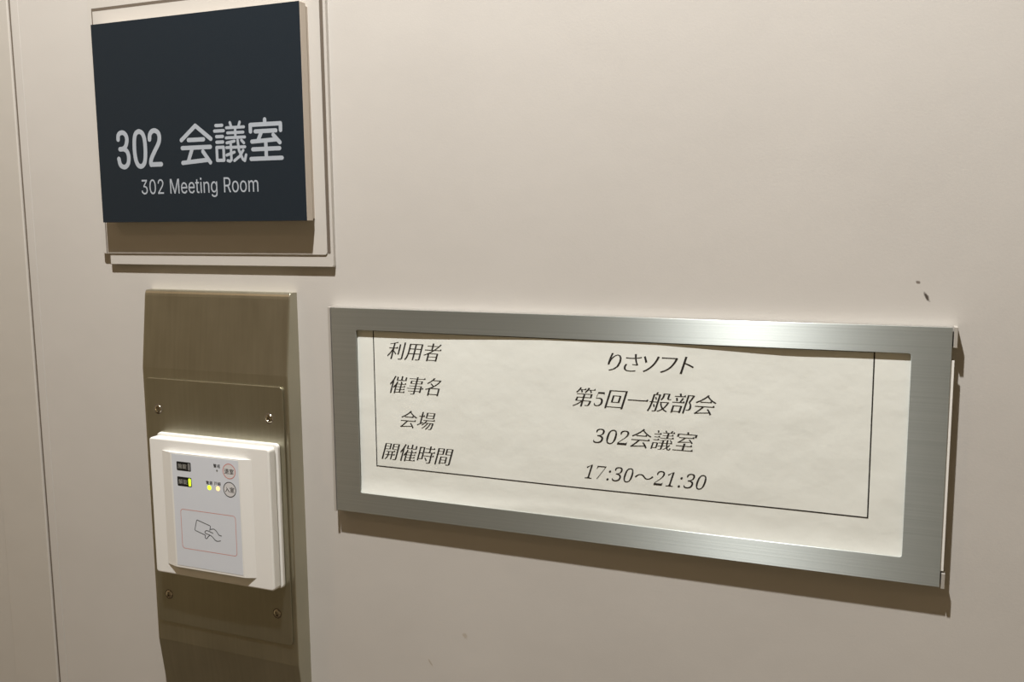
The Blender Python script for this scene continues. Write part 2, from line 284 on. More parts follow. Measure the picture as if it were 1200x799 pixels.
GLYPHS = json.loads('''{"p利":[[588,703,588,187,671,187,671,703],[833,803,833,14,823,-20,808,-24,665,-23,673,-44,678,-63,767,-62,825,-60,878,-47,909,-23,918,20,918,803],[464,819,346,780,198,746,50,721,55,708,58,694,254,726,254,521,45,521,45,487,251,487,184,342,110,222,31,127,50,96,66,63,134,142,200,243,255,346,254,-60,338,-60,338,322,481,180,515,231,338,381,338,487,531,487,531,521,338,521,338,742,395,756,455,773,496,787],[431,517,539,517,501,586]],"p用":[[148,752,148,407,142,258,109,96,38,-28,69,-52,92,-78,154,9,197,114,224,245,462,245,462,-53,548,-53,548,245,808,245,808,16,798,-16,782,-21,633,-20,646,-56,737,-56,796,-53,851,-43,884,-17,892,22,892,752],[232,716,462,716,462,519,232,519],[808,716,808,519,548,519,548,716],[232,484,462,484,462,280,227,280,232,407],[808,484,808,280,548,280,548,484]],"p者":[[832,794,804,758,767,712,727,670,727,696,478,696,478,822,394,822,394,696,137,696,137,666,394,666,394,501,49,501,49,469,480,462,321,363,182,294,45,241,74,203,136,227,198,253,259,282,259,-62,344,-62,344,-29,741,-29,741,-58,828,-58,828,328,374,333,576,469,951,469,951,501,626,501,740,603,823,685,889,763],[478,501,478,666,727,666,654,597,603,553,536,501],[344,141,741,141,741,0,344,0],[344,165,344,300,741,300,741,165],[851,497,959,497,921,566]],"p催":[[221,820,175,684,109,542,32,424,69,353,99,392,129,435,153,475,153,-62,234,-62,234,634,257,687,280,751,297,800],[359,776,359,591,918,591,918,776,836,776,836,622,683,622,683,821,601,821,601,622,437,622,437,776],[615,529,631,496,658,430,446,430,483,527,412,546,377,451,323,350,258,267,295,207,332,248,365,294,365,-63,444,-63,444,-16,963,-16,963,13,718,13,718,131,923,131,923,152,718,152,718,269,923,269,923,290,718,290,718,404,947,404,947,430,737,430,715,485,694,524,680,548],[444,13,444,131,637,131,637,13],[444,269,637,269,637,152,444,152],[444,290,444,404,637,404,637,290],[863,9,971,9,933,78],[823,148,931,148,893,217],[823,286,931,286,893,355],[847,426,955,426,917,495]],"p事":[[129,113,129,90,454,90,454,-2,445,-34,430,-38,305,-38,310,-52,314,-65,396,-64,449,-62,500,-52,532,-28,539,4,540,90,770,90,770,46,856,46,856,224,960,224,960,248,856,248,856,373,540,373,540,480,840,480,840,621,540,621,540,716,940,716,940,742,540,742,540,822,454,822,454,742,62,742,62,716,454,716,454,621,167,621,167,480,454,480,454,373,138,373,138,354,454,354,454,248,43,248,43,224,454,224,454,113],[249,604,454,604,454,497,249,497],[540,604,754,604,754,497,540,497],[540,354,770,354,770,248,540,248],[540,224,770,224,770,113,540,113],[860,244,968,244,930,313],[840,738,948,738,910,807]],"p名":[[280,529,322,498,374,454,436,400,302,336,177,290,59,259,70,240,78,219,137,234,192,249,247,268,247,-61,332,-61,332,-9,768,-9,768,-61,854,-61,854,322,417,328,603,448,739,568,835,705,797,728,777,722,409,722,477,812,398,827,333,740,222,637,85,554,102,536,118,513,206,562,286,617,369,689,753,689,669,583,588,505,488,433,429,481,371,524,321,560],[768,24,332,24,332,289,768,289]],"p会":[[149,-42,215,-28,390,-10,772,22,833,-68,896,-30,843,43,761,134,679,212,629,185,657,158,695,117,749,55,243,16,339,110,409,186,486,282,923,282,923,319,84,319,84,282,394,282,312,177,252,109,212,67,172,28,133,5],[499,827,393,704,235,583,58,489,76,468,92,443,148,471,204,500,259,532,259,478,746,478,746,512,244,516,354,596,430,657,503,728,576,661,657,599,747,540,802,508,859,481,916,456,932,480,948,500,797,569,653,664,539,765,564,798],[823,315,931,315,893,384],[646,508,754,508,716,577]],"p場":[[502,639,814,639,814,524,502,524],[502,772,814,772,814,657,502,657],[424,792,424,503,894,503,894,792],[326,411,326,382,487,382,419,283,353,212,287,162,304,147,321,128,362,158,407,194,463,250,572,250,494,140,418,58,345,5,361,-11,377,-31,467,38,555,130,634,250,729,250,670,125,605,27,538,-37,559,-53,580,-74,658,3,731,111,792,250,858,250,843,104,829,20,807,-26,795,-36,787,-37,706,-32,710,-45,711,-58,815,-59,858,-50,885,-33,903,5,922,96,939,264,940,276,490,276,556,382,966,382,966,411],[37,164,56,115,359,264,350,303,246,256,246,570,354,570,354,606,246,606,246,814,165,814,165,606,48,606,48,570,165,570,165,219],[866,407,974,407,936,476],[254,602,362,602,324,671]],"p開":[[561,353,561,208,431,208,431,353],[228,208,228,180,358,180,339,91,298,16,250,-30,289,-66,371,11,409,84,432,180,561,180,561,-43,638,-43,638,180,774,180,774,208,638,208,638,353,753,353,753,379,246,379,246,353,355,353,355,208],[378,623,378,500,168,500,168,623],[378,640,168,640,168,758,378,758],[837,623,837,499,619,499,619,623],[837,640,619,640,619,758,837,758],[878,779,538,779,538,477,837,477,837,13,829,-18,817,-22,702,-21,709,-41,712,-60,788,-60,838,-57,888,-45,913,-23,921,17,921,779],[84,779,84,-63,168,-63,168,478,459,478,459,779],[674,204,782,204,744,273],[653,375,761,375,723,444]],"p時":[[457,202,499,153,542,90,567,44,629,82,601,126,553,185,509,232],[626,823,626,703,416,703,416,672,626,672,626,509,374,509,374,477,758,477,758,328,379,328,379,297,758,297,758,4,749,-24,739,-27,614,-26,621,-45,625,-61,703,-60,755,-57,806,-46,835,-24,842,9,842,297,959,297,959,328,842,328,842,477,969,477,969,509,710,509,710,672,927,672,927,703,710,703,710,823],[286,434,286,167,151,167,151,434],[286,466,151,466,151,724,286,724],[71,757,71,53,151,53,151,135,367,135,367,757],[859,324,967,324,929,393],[869,505,977,505,939,574],[827,699,935,699,897,768]],"p間":[[610,187,610,54,385,54,385,187],[610,209,385,209,385,337,610,337],[307,360,307,-20,385,-20,385,31,690,31,690,360],[378,618,378,493,170,493,170,618],[378,637,170,637,170,757,378,757],[835,618,835,492,620,492,620,618],[835,637,620,637,620,757,835,757],[878,779,539,779,539,470,835,470,835,15,826,-18,813,-22,682,-21,690,-42,695,-62,776,-61,830,-58,882,-46,913,-21,921,19,921,779],[85,779,85,-63,170,-63,170,472,458,472,458,779]],"pり":[[339,771,245,774,238,707,225,608,213,491,207,383,209,321,213,267,216,241,303,248,301,276,301,315,302,352,344,498,444,635,551,682,628,651,688,543,706,391,651,178,509,57,334,8,363,-36,601,44,744,179,796,396,766,569,693,675,565,721,435,682,346,602,297,519,307,597,323,699]],"pさ":[[303,297,226,315,207,274,188,219,182,168,215,70,323,0,497,-24,597,-21,682,-13,760,-1,762,43,685,29,598,20,499,17,381,31,303,76,269,168,274,219,287,265],[153,614,155,569,313,560,453,560,571,566,617,465,661,387,715,302,529,319,526,287,614,280,704,270,778,258,806,297,764,349,727,410,690,481,649,574,722,585,792,598,865,616,859,661,785,639,708,622,638,611,614,688,599,747,592,781,502,770,521,708,557,601,435,597,301,600]],"pソ":[[283,31,337,-14,480,67,599,168,691,282,756,397,802,517,833,637,849,699,744,714,738,650,716,549,679,438,619,322,534,210,419,107],[209,707,133,669,177,599,238,492,285,401,364,446,321,523,257,630]],"pフ":[[860,652,805,687,774,682,747,681,244,681,140,687,140,635,245,638,756,638,729,514,687,398,628,292,535,188,410,102,252,43,298,-8,461,58,590,143,694,248,766,364,818,495,849,614]],"pト":[[332,88,330,27,327,-12,431,-12,426,88,425,433,552,388,693,330,820,269,843,328,713,386,561,444,425,489,425,670,431,756,326,756,330,721,332,670]],"p第":[[161,383,154,326,141,249,131,198,430,197,308,90,195,17,87,-31,100,-47,114,-69,234,-12,351,64,452,156,452,-62,536,-62,536,198,819,198,807,106,796,52,775,16,765,11,750,10,642,15,648,-2,649,-18,781,-19,829,-11,858,8,873,33,890,98,905,214,906,226,536,226,536,355,873,355,873,540,126,540,126,512,452,512,452,383],[238,355,452,355,452,226,219,226],[536,512,790,512,790,383,536,383],[204,830,170,751,116,665,60,604,112,573,143,603,180,647,226,714,262,714,290,653,307,611,314,589,384,614,372,645,338,714,512,714,512,736,243,736,276,812],[590,830,564,756,522,673,476,614,534,580,558,607,589,649,627,714,676,714,719,656,744,612,756,587,820,614,801,646,750,714,952,714,952,736,640,736,667,812],[412,732,520,732,482,801],[852,732,960,732,922,801]],"p回":[[379,518,613,518,613,253,379,253],[298,550,298,222,697,222,697,550],[77,781,77,-61,164,-61,164,-7,834,-7,834,-61,924,-61,924,781],[164,28,164,742,834,742,834,28]],"p一":[[39,413,39,367,965,367,965,413],[865,409,973,409,935,478]],"p般":[[227,585,246,552,270,504,283,473,335,501,322,530,295,575,274,608],[229,259,249,222,273,169,285,135,341,164,327,195,301,245,280,281],[40,392,40,362,114,362,104,212,82,79,44,-31,78,-52,105,-75,151,50,179,197,191,362,374,362,374,10,366,-18,357,-21,257,-20,263,-37,266,-53,332,-52,376,-50,423,-38,446,-18,453,15,453,724,287,724,325,814,247,827,215,724,114,724,114,442,114,392],[192,698,374,698,374,392,192,392,192,442],[547,779,547,677,542,609,522,548,488,504,513,483,535,459,594,527,620,598,628,676,628,749,773,749,773,584,780,536,797,516,858,504,917,505,968,510,965,536,918,530,869,530,857,538,853,583,853,779],[838,364,803,266,767,195,718,129,663,196,622,268,583,364],[497,395,497,364,583,351,524,322,557,244,608,162,675,81,612,36,545,-1,483,-25,495,-42,505,-62,580,-33,648,2,717,51,781,7,845,-26,915,-53,929,-30,942,-14,884,8,821,42,761,84,831,176,884,276,918,382,878,398,863,395]],"p部":[[147,612,166,569,187,508,196,470,271,492,260,528,236,588,214,630],[622,769,622,-60,699,-60,699,736,859,736,822,633,787,539,752,454,822,364,851,296,861,223,857,166,829,123,814,116,800,114,727,117,733,98,735,82,826,82,857,87,901,106,921,124,935,159,941,215,932,279,896,361,823,452,869,555,912,658,946,745,901,774,887,770],[251,810,294,704,75,704,75,672,557,672,557,704,375,704,354,761,335,803,322,829],[425,632,411,585,386,516,351,434,46,434,46,401,580,401,580,434,427,434,503,615],[104,273,104,-55,185,-55,185,-8,449,-8,449,-48,534,-48,534,273],[185,24,185,241,449,241,449,24],[457,700,565,700,527,769],[480,430,588,430,550,499]],"p議":[[806,385,837,360,875,323,897,296,935,327,911,350,871,381,835,406],[71,519,71,496,336,496,336,519],[71,386,71,362,336,362,336,386],[35,652,35,626,359,626,359,652],[140,801,155,768,171,720,178,692,242,718,234,744,213,790,197,820],[356,482,356,460,957,460,957,482,699,482,699,587,909,587,909,603,699,603,699,705,936,705,936,723,787,723,847,808,784,828,767,791,726,723,547,734,580,756,559,791,529,828,481,808,499,782,533,723,392,723,392,705,617,705,617,603,424,603,424,587,617,587,617,482],[849,182,828,146,794,102,766,233,958,233,958,256,765,256,758,401,684,401,693,256,573,256,573,371,649,390,630,410,557,389,468,372,379,359,383,346,496,359,496,256,355,256,355,233,496,233,496,121,354,104,359,78,496,98,496,-14,489,-40,482,-42,397,-41,405,-62,465,-62,504,-60,546,-50,568,-33,573,-11,573,109,682,125,682,146,573,131,573,233,697,233,709,156,722,103,739,46,700,16,652,-15,612,-36,632,-57,673,-37,714,-14,757,15,786,-30,825,-58,883,-71,934,-57,954,-32,967,17,936,33,912,51,902,-20,883,-41,858,-29,805,50,844,88,879,127,901,157],[68,251,68,-51,135,-51,135,-4,335,-4,335,251],[135,226,266,226,266,21,135,21],[236,515,344,515,306,584],[236,382,344,382,306,451],[259,648,367,648,329,717],[857,478,965,478,927,547],[809,599,917,599,879,668],[836,719,944,719,906,788],[858,252,966,252,928,321]],"p室":[[144,198,144,168,456,168,456,-2,54,-2,54,-34,950,-34,950,-2,543,-2,543,168,861,168,861,198,543,198,543,303,456,303,456,198],[182,319,239,331,395,346,738,373,800,303,849,337,803,387,732,450,665,504,625,477,721,394,271,367,354,434,411,482,479,546,840,546,840,575,168,575,168,546,402,546,322,469,274,427,242,400,205,372,170,356],[442,814,483,733,65,733,65,592,148,592,148,701,850,701,850,592,936,592,936,733,567,733,536,801,515,835],[850,-6,958,-6,920,63],[761,194,869,194,831,263],[740,571,848,571,810,640]],"p～":[[477,358,547,302,606,276,698,263,807,284,896,343,947,411,882,446,827,371,763,323,697,308,641,317,573,355,523,402,453,458,394,484,302,497,193,476,104,417,53,349,118,314,173,389,237,437,303,452,359,443,427,405]],"p0":[[188,-2,146,4,113,22,85,56,59,118,54,144,50,174,48,206,47,241,48,276,50,308,54,337,59,364,85,425,113,458,146,476,189,482,228,476,260,459,289,425,315,363,321,337,325,307,328,275,329,240,328,206,325,174,321,144,315,118,289,56,260,22,228,4],[188,29,243,53,258,84,265,117,269,153,272,194,272,240,272,287,269,328,265,364,258,396,243,427,189,450,134,427,115,385,110,364,106,328,104,287,103,240,104,194,106,153,110,117,118,84,134,53]],"p1":[[89,4,89,32,121,31,150,36,170,49,176,62,178,78,175,459,99,375,71,352,67,351,70,350,64,355,56,371,52,397,77,405,137,439,192,478,230,478,230,77,236,52,254,37,288,31,319,32,319,4]],"p2":[[48,4,48,73,134,161,201,235,223,268,239,300,247,335,250,372,247,401,237,423,213,442,173,450,125,438,101,411,93,384,89,336,88,336,72,343,57,360,50,395,55,423,67,445,85,461,94,468,130,479,174,482,229,476,266,458,293,426,304,375,295,325,277,291,228,230,145,147,64,70,244,70,277,75,302,89,317,106,320,113,327,137,320,137,317,4]],"p3":[[163,-3,118,1,83,11,74,17,59,30,47,49,43,74,48,101,59,116,68,120,53,118,57,93,75,65,111,43,157,36,181,37,217,49,240,65,255,85,261,100,265,138,259,169,238,199,195,223,137,231,119,231,119,265,140,264,194,274,229,300,244,331,249,367,246,396,236,420,212,441,170,450,132,443,108,426,97,408,93,395,88,348,85,348,68,354,55,369,48,401,58,439,83,462,118,477,173,482,226,476,264,459,293,428,304,377,296,331,274,297,260,283,210,256,276,231,297,213,301,206,315,178,321,138,319,106,304,64,287,40,283,33,258,17,229,6]],"p5":[[164,3,121,6,88,15,71,25,57,38,48,55,45,75,48,93,56,104,66,109,65,109,70,82,80,63,97,46,123,34,154,30,178,32,207,43,228,59,243,82,252,108,255,148,249,193,229,227,193,250,146,257,102,254,73,246,59,252,79,470,298,470,301,367,296,367,291,386,283,403,266,413,245,416,88,416,75,267,127,278,168,281,204,279,235,272,262,261,278,250,310,209,322,148,319,111,307,76,295,58,275,38,251,22,223,12]],"p7":[[134,20,313,426,112,426,79,416,63,380,60,358,42,358,44,460,341,460,341,452,162,20]],"p:":[[139,399,179,415,196,460,179,504,139,521,98,504,82,460,98,415],[139,-4,179,12,196,56,179,101,139,117,98,101,82,56,98,12]],"r施":[[548,854,487,669,392,519,470,450,532,536,577,621,970,621,970,710,613,710,650,833],[498,525,498,362,410,320,446,238,498,263,498,36,526,-61,641,-86,852,-86,950,-50,981,83,935,99,887,125,872,15,839,-1,647,-1,607,6,598,37,598,310,663,340,663,79,760,79,760,386,834,420,830,219,826,211,824,210,754,211,774,132,827,133,871,139,908,161,925,202,930,308,931,500,937,517,868,544,850,530,841,523,760,485,760,603,663,603,663,439,598,409,598,525],[171,826,209,741,226,687,28,687,28,596,136,596,115,248,16,-32,55,-62,96,-105,195,130,231,389,322,389,310,109,292,7,286,2,277,1,164,6,182,-43,189,-83,312,-83,352,-72,383,-44,410,84,424,435,424,479,236,479,240,596,457,596,457,687,273,680,332,691,303,771,265,852]],"r錠":[[73,285,99,179,114,77,197,102,180,200,152,306],[342,319,320,214,292,115,365,88,428,291],[242,861,148,715,26,597,70,498,112,538,110,511,206,511,206,421,56,421,56,336,206,336,206,62,43,29,64,-60,439,29,434,110,300,82,300,336,443,336,443,421,300,421,300,511,403,511,398,554,393,554,443,641,371,716,300,778,325,824],[168,595,210,641,253,701,315,643,361,594],[493,366,463,142,372,-40,405,-68,437,-104,510,-2,542,81,635,-39,803,-74,955,-74,964,-33,985,15,807,14,747,20,747,210,926,210,926,296,747,296,747,436,937,436,937,523,450,523,450,436,644,436,647,68,617,106,575,213,592,366],[594,830,628,764,644,724,420,724,420,536,520,536,520,640,855,640,855,536,957,536,957,724,748,724,723,785,683,858]],"r解":[[246,518,246,416,189,416,189,518],[333,518,391,518,391,416,333,416],[182,596,223,681,322,681,307,642,284,596],[177,854,112,671,14,520,91,460,98,475,93,321,81,134,17,-51,98,-102,154,26,178,148,246,148,246,-37,333,-37,333,148,391,148,391,7,390,3,390,3,301,3,319,-43,327,-82,404,-79,454,-66,480,-37,486,4,486,596,387,596,413,649,447,728,386,766,369,761,253,761,275,833],[246,339,246,227,186,227,189,320,189,339],[333,339,391,339,391,227,333,227],[573,473,535,343,476,232,559,187,592,242,615,291,698,291,698,190,495,190,495,103,698,103,698,-89,801,-89,801,103,976,103,976,190,801,190,801,291,950,291,950,377,801,377,801,472,698,472,698,377,646,377,667,455],[494,799,494,716,627,716,585,601,469,506,501,472,526,434,675,563,729,716,845,716,835,602,821,553,818,551,807,550,696,555,714,509,721,472,840,471,879,480,908,502,933,577,947,760,948,799]],"r警":[[176,205,176,141,827,141,827,205],[176,292,176,228,827,228,827,292],[169,117,169,-90,272,-90,272,-61,731,-61,731,-89,836,-89,836,117],[272,4,272,52,731,52,731,4],[423,434,447,387,53,387,53,315,946,315,946,387,559,387,517,460],[140,730,92,647,14,572,48,545,76,515,102,540,101,421,188,421,188,448,310,448,319,409,404,409,439,416,465,436,486,499,500,653,501,690,218,690,230,715,208,709,253,700,253,736,332,736,332,700,429,700,429,736,544,736,544,805,429,805,429,849,332,849,332,805,253,805,253,849,156,849,156,805,38,805,38,736,156,736,156,727],[627,855,563,723,471,622,543,567,584,607,603,630,631,588,666,547,606,514,504,477,555,406,658,446,732,490,814,438,927,394,949,430,982,470,869,508,800,547,850,608,891,693,965,693,965,767,690,767,717,833],[789,693,766,645,732,604,694,648,667,693],[402,624,393,524,381,481,379,480,375,479,365,479,365,612,172,612,181,624],[188,550,277,550,277,510,188,510]],"r戒":[[48,690,48,598,556,598,581,353,628,149,549,61,440,-26,512,-99,606,-21,671,47,736,-48,849,-93,944,-39,981,145,937,167,887,205,870,38,848,9,797,37,743,139,835,305,913,518,811,539,755,374,703,259,681,403,663,598,957,598,957,690,890,688,927,717,843,787,745,849,678,792,771,728,821,688,658,690,656,848,548,848,552,690],[159,568,159,371,47,371,47,282,156,282,131,136,35,-11,112,-73,230,109,259,282,356,282,356,-9,459,-9,459,282,571,282,571,371,459,371,459,567,356,567,356,371,262,371,262,568]],"r電":[[181,578,181,511,425,511,425,578],[161,476,161,408,425,408,425,476],[571,476,571,408,843,408,843,476],[571,578,571,511,818,511,818,578],[752,175,752,126,546,126,546,175],[752,245,546,245,546,294,752,294],[441,175,441,126,251,126,251,175],[441,245,251,245,251,294,441,294],[147,369,147,-1,251,-1,251,51,441,51,441,29,474,-60,600,-82,837,-82,944,-47,980,88,932,102,884,126,866,16,825,-1,606,-1,557,5,546,31,546,51,858,51,858,369],[60,688,60,472,160,472,160,613,444,613,444,383,550,383,550,613,839,613,839,472,941,472,941,688,550,688,550,729,881,729,881,807,118,807,118,729,444,729,444,688]],"r源":[[553,397,827,397,827,329,553,329],[553,539,827,539,827,473,553,473],[496,219,439,113,366,17,450,-37,525,68,591,191],[769,192,837,77,890,-26,986,17,928,119,861,228],[68,775,170,708,258,644,318,724,227,784,127,845],[19,505,123,442,212,383,270,462,178,520,76,576],[41,-27,134,-85,215,85,288,260,203,320,121,131],[322,801,322,518,302,240,196,-39,240,-64,284,-97,404,217,427,516,427,713,967,713,967,801],[638,722,608,617,453,617,453,251,633,251,633,1,631,-6,630,-6,509,-5,537,-89,634,-89,696,-78,730,-48,737,-3,737,251,929,251,929,617,715,617,752,698]],"r戸":[[52,790,52,698,951,698,951,790],[150,609,150,373,128,168,16,-34,56,-66,95,-106,209,70,249,236,767,236,767,181,874,181,874,609],[767,326,257,326,258,371,258,519,767,519]],"r締":[[168,196,185,69,195,-54,284,-37,273,82,254,211],[70,210,49,68,17,-55,103,-87,137,45,161,194],[264,214,298,100,323,-8,409,18,382,124,346,236],[585,831,612,758,397,758,397,673,758,673,741,618,716,552,574,545,618,549,598,621,568,695,481,674,507,598,518,552,381,552,381,372,478,372,478,473,866,473,866,373,965,373,965,552,815,552,864,671,802,680,953,673,953,758,717,758,702,801,676,857],[427,356,427,7,524,7,524,272,616,272,616,-89,717,-89,717,272,821,272,821,90,820,87,821,87,727,87,753,3,832,5,885,17,914,45,920,87,920,356,717,356,717,462,616,462,616,356],[55,226,126,246,313,276,325,214,413,241,389,351,351,472,265,452,294,355,181,339,284,473,395,655,309,706,269,628,233,565,162,559,230,667,307,819,213,859,136,692,79,595,50,554,20,534,47,452,98,465,177,477,106,382,64,333,26,309]],"r退":[[61,761,154,668,223,577,307,639,231,729,140,816],[764,570,764,493,483,493,483,570],[764,649,483,649,483,723,764,723],[374,67,447,97,660,160,656,244,483,199,483,410,869,410,869,805,375,805,375,217,362,172,332,146,357,108],[540,350,717,207,854,69,931,129,857,205,787,266,858,310,954,378,872,437,795,374,719,321,611,403],[275,494,36,494,36,404,172,404,172,109,110,74,23,-1,85,-85,177,9,230,38,265,23,321,-13,440,-53,600,-63,957,-53,966,-9,984,44,790,29,602,24,457,31,347,66,275,111]],"r室":[[133,226,133,140,445,140,445,26,43,26,43,-62,961,-62,961,26,554,26,554,140,872,140,872,226,554,226,554,331,445,331,445,226],[178,291,302,310,738,345,800,275,880,332,782,433,665,531,589,480,666,417,326,391,396,442,478,518,851,518,851,603,157,603,157,518,349,520,283,462,229,418,194,394,150,377],[416,834,452,761,54,761,54,564,159,564,159,673,839,673,839,564,947,564,947,761,570,761,549,807,516,864]],"r入":[[277,754,374,670,439,590,294,229,22,-13,110,-90,376,151,518,461,663,179,934,-96,956,-32,981,16,658,414,341,843]],"s3":[[218,-7,173,-3,133,10,98,30,70,57,52,91,44,132,109,132,115,107,126,87,144,71,165,59,191,52,219,50,248,53,275,61,297,74,315,93,325,116,329,145,326,172,316,196,299,217,275,234,242,244,201,248,157,248,157,299,288,448,288,452,70,452,70,509,372,509,372,461,211,278,211,289,264,288,308,276,344,253,371,222,387,186,393,145,387,103,370,66,344,36,309,12,266,-2]],"s0":[[227,-7,174,1,130,24,95,62,69,113,60,144,53,178,49,214,48,254,49,294,53,330,60,364,69,395,95,447,130,484,174,508,227,516,279,508,323,484,358,447,384,395,393,364,400,330,404,294,405,254,404,214,400,178,393,144,384,113,359,62,323,24,279,1],[227,50,261,56,290,74,313,103,330,144,340,194,344,254,340,314,330,365,313,405,290,435,261,453,227,460,192,453,163,435,140,405,123,365,113,314,109,254,113,194,123,144,140,103,163,74,192,56]],"s2":[[64,0,64,47,234,229,282,282,311,327,318,348,320,371,317,397,308,419,293,436,273,449,250,457,224,460,196,457,172,447,153,433,139,413,130,390,127,362,66,362,71,405,86,442,111,473,143,496,182,511,225,516,268,511,306,497,337,474,361,445,376,411,381,372,378,345,371,318,357,290,336,259,267,180,153,60,153,57,389,57,389,0]],"sM":[[60,0,60,509,152,509,277,187,287,159,299,123,311,84,322,49,307,49,318,83,330,121,342,158,352,187,476,509,568,509,568,0,504,0,504,291,504,327,505,369,506,413,507,457,513,457,498,409,482,363,467,322,456,291,342,0,286,0,170,291,159,321,145,361,129,408,112,457,119,457,120,416,121,372,122,328,122,291,122,0]],"se":[[212,-8,161,-2,117,16,82,46,56,85,40,132,34,187,39,242,55,290,81,329,115,359,157,378,205,384,236,382,266,374,294,361,319,341,341,315,357,282,368,242,371,194,371,169,75,169,75,221,338,221,310,202,307,237,298,269,283,294,263,314,237,326,205,330,173,326,146,313,125,294,109,270,99,241,96,211,96,178,100,139,110,106,128,80,151,61,179,50,212,46,254,53,285,73,306,105,365,91,353,63,335,39,311,19,283,4,249,-5]],"st":[[204,379,204,327,6,327,6,379],[65,471,126,471,126,98,128,76,136,61,150,53,170,50,185,51,202,54,213,2,192,-3,168,-4,125,2,92,21,72,52,65,93]],"si":[[53,0,53,379,114,379,114,0],[84,443,67,446,54,455,44,468,41,483,44,499,54,512,67,521,84,524,100,521,114,512,123,499,126,483,123,468,114,455,100,446]],"sn":[[114,227,114,0,53,0,53,379,112,379,112,287,102,287,124,332,152,362,187,379,227,384,264,380,295,369,321,349,341,321,353,285,357,240,357,0,296,0,296,235,290,275,273,304,246,323,210,329,184,326,161,317,141,303,126,283,117,257]],"sg":[[207,-151,168,-148,134,-140,105,-127,82,-110,64,-91,51,-69,101,-41,122,-66,154,-88,178,-95,207,-97,249,-92,282,-75,304,-47,311,-6,311,68,306,68,287,41,252,16,227,8,195,5,152,10,113,27,80,53,55,90,39,136,34,191,39,246,55,293,80,332,112,361,152,378,196,384,228,382,253,373,288,346,308,319,313,319,313,379,372,379,372,-9,367,-54,350,-90,324,-117,291,-136,251,-147],[205,59,237,63,264,75,285,95,300,121,309,154,312,193,309,231,300,264,285,291,264,312,237,325,205,330,172,325,145,312,124,290,109,262,99,229,96,193,99,155,109,123,124,96,145,76,172,63]],"sR":[[60,0,60,509,236,509,290,504,333,489,367,465,390,433,405,395,409,352,405,309,390,271,367,240,333,217,289,203,236,198,96,198,96,255,234,255,269,258,298,267,319,281,334,300,342,324,345,352,342,380,334,405,319,425,298,440,269,449,233,452,125,452,125,0],[353,0,230,229,303,229,428,0]],"so":[[207,-8,159,-2,117,16,82,46,56,85,40,133,34,187,40,243,56,291,82,330,117,360,159,378,207,384,256,378,299,360,333,330,359,291,376,243,381,187,376,133,359,85,333,46,299,16,256,-2],[207,46,242,51,270,66,292,89,307,117,316,151,319,187,316,224,307,258,292,287,270,310,242,325,207,330,173,325,145,310,124,287,108,258,99,224,96,187,99,151,108,117,124,89,145,66,173,51]],"sm":[[53,0,53,379,112,379,112,295,108,295,118,323,132,346,151,363,172,376,195,384,219,386,257,380,287,361,309,331,321,295,312,295,322,321,337,343,357,361,381,375,407,383,437,386,468,383,497,372,522,354,541,328,553,296,557,255,557,0,496,0,496,254,490,289,473,313,447,326,419,330,395,328,374,320,358,307,345,290,338,270,335,247,335,0,274,0,274,260,269,288,253,311,229,326,199,330,178,328,158,320,140,307,126,289,117,266,114,238,114,0]]}''')
def glyph(key, x, y, s, sx=None, skew=0.0):
    sx = sx or s
    polys = []
    for p in GLYPHS[key]: polys.append([((p[i] / 1000) * sx + skew * p[i + 1] / 1000 * s + x, p[i + 1] / 1000 * s + y) for i in range(0, len(p), 2)])
    return polys
def orient(polys):
    """glyph rings: the largest ring must wind positively"""
    def ar(r): return sum(r[i][0] * r[(i + 1) % len(r)][1] - r[(i + 1) % len(r)][0] * r[i][1] for i in range(len(r)))
    return polys if ar(max(polys, key=lambda r: abs(ar(r)))) > 0 else [r[::-1] for r in polys]

# ------------------------------------------------------------------ the setting
FL, CE = -1450, 1050
wl = struct('wall_back', slab(-676.9, 1800, FL, CE, -60, 0), wall_m)
struct('trim_1', slab(-686.1, -677.5, FL, CE, -60, -0.15, bevel=0.25), wall_m)
fr_ = struct('trim_2', slab(-742.3, -688.9, FL, CE, -60, 0.5, bevel=0.9, seg=3), frame_paint)
dr = struct('door_1', slab(-1650, -743.6, FL + 8, 620, -50, -3.0, bevel=1.0), frame_paint)
struct('trim_3', slab(-1650, -743.6, 624, CE, -60, -0.5, bevel=1.0), frame_paint)
struct('wall_left', slab(-2600, -1652, FL, CE, -60, 0), wall_m)
struct('trim_4', slab(-690, -675, FL, CE, -66, -1.3), groove_shade_m)
ho = finish('door_handle', slab(-1590, -1565, -520, -300, 30, 42, r=8, bevel=3), steel, dr)
for yy in (-340, -480):
    st_ = finish('handle_post', slab(-1584, -1571, yy - 6, yy + 6, -3, 31, r=5), steel, ho)
bm = bmesh.new(); bmesh.ops.create_cube(bm, size=1, matrix=Matrix.Translation((-0.4, -0.95, -0.03)) @ Matrix.Diagonal((4.4, 2.06, 0.06, 1)))
struct('floor', bm, floor_m)
bm = bmesh.new(); bmesh.ops.create_cube(bm, size=1, matrix=Matrix.Translation((-0.4, -0.95, 2.53)) @ Matrix.Diagonal((4.4, 2.06, 0.06, 1)))
struct('ceiling', bm, ceil_m)
bm = bmesh.new(); bmesh.ops.create_cube(bm, size=1, matrix=Matrix.Translation((-0.4, -1.95, 1.25)) @ Matrix.Diagonal((4.4, 0.06, 2.5, 1)))
struct('wall_front', bm, far_m)
struct('baseboard_back', slab(-676, 1800, FL, FL + 75, 0, 9, bevel=2), groove_shade_m)

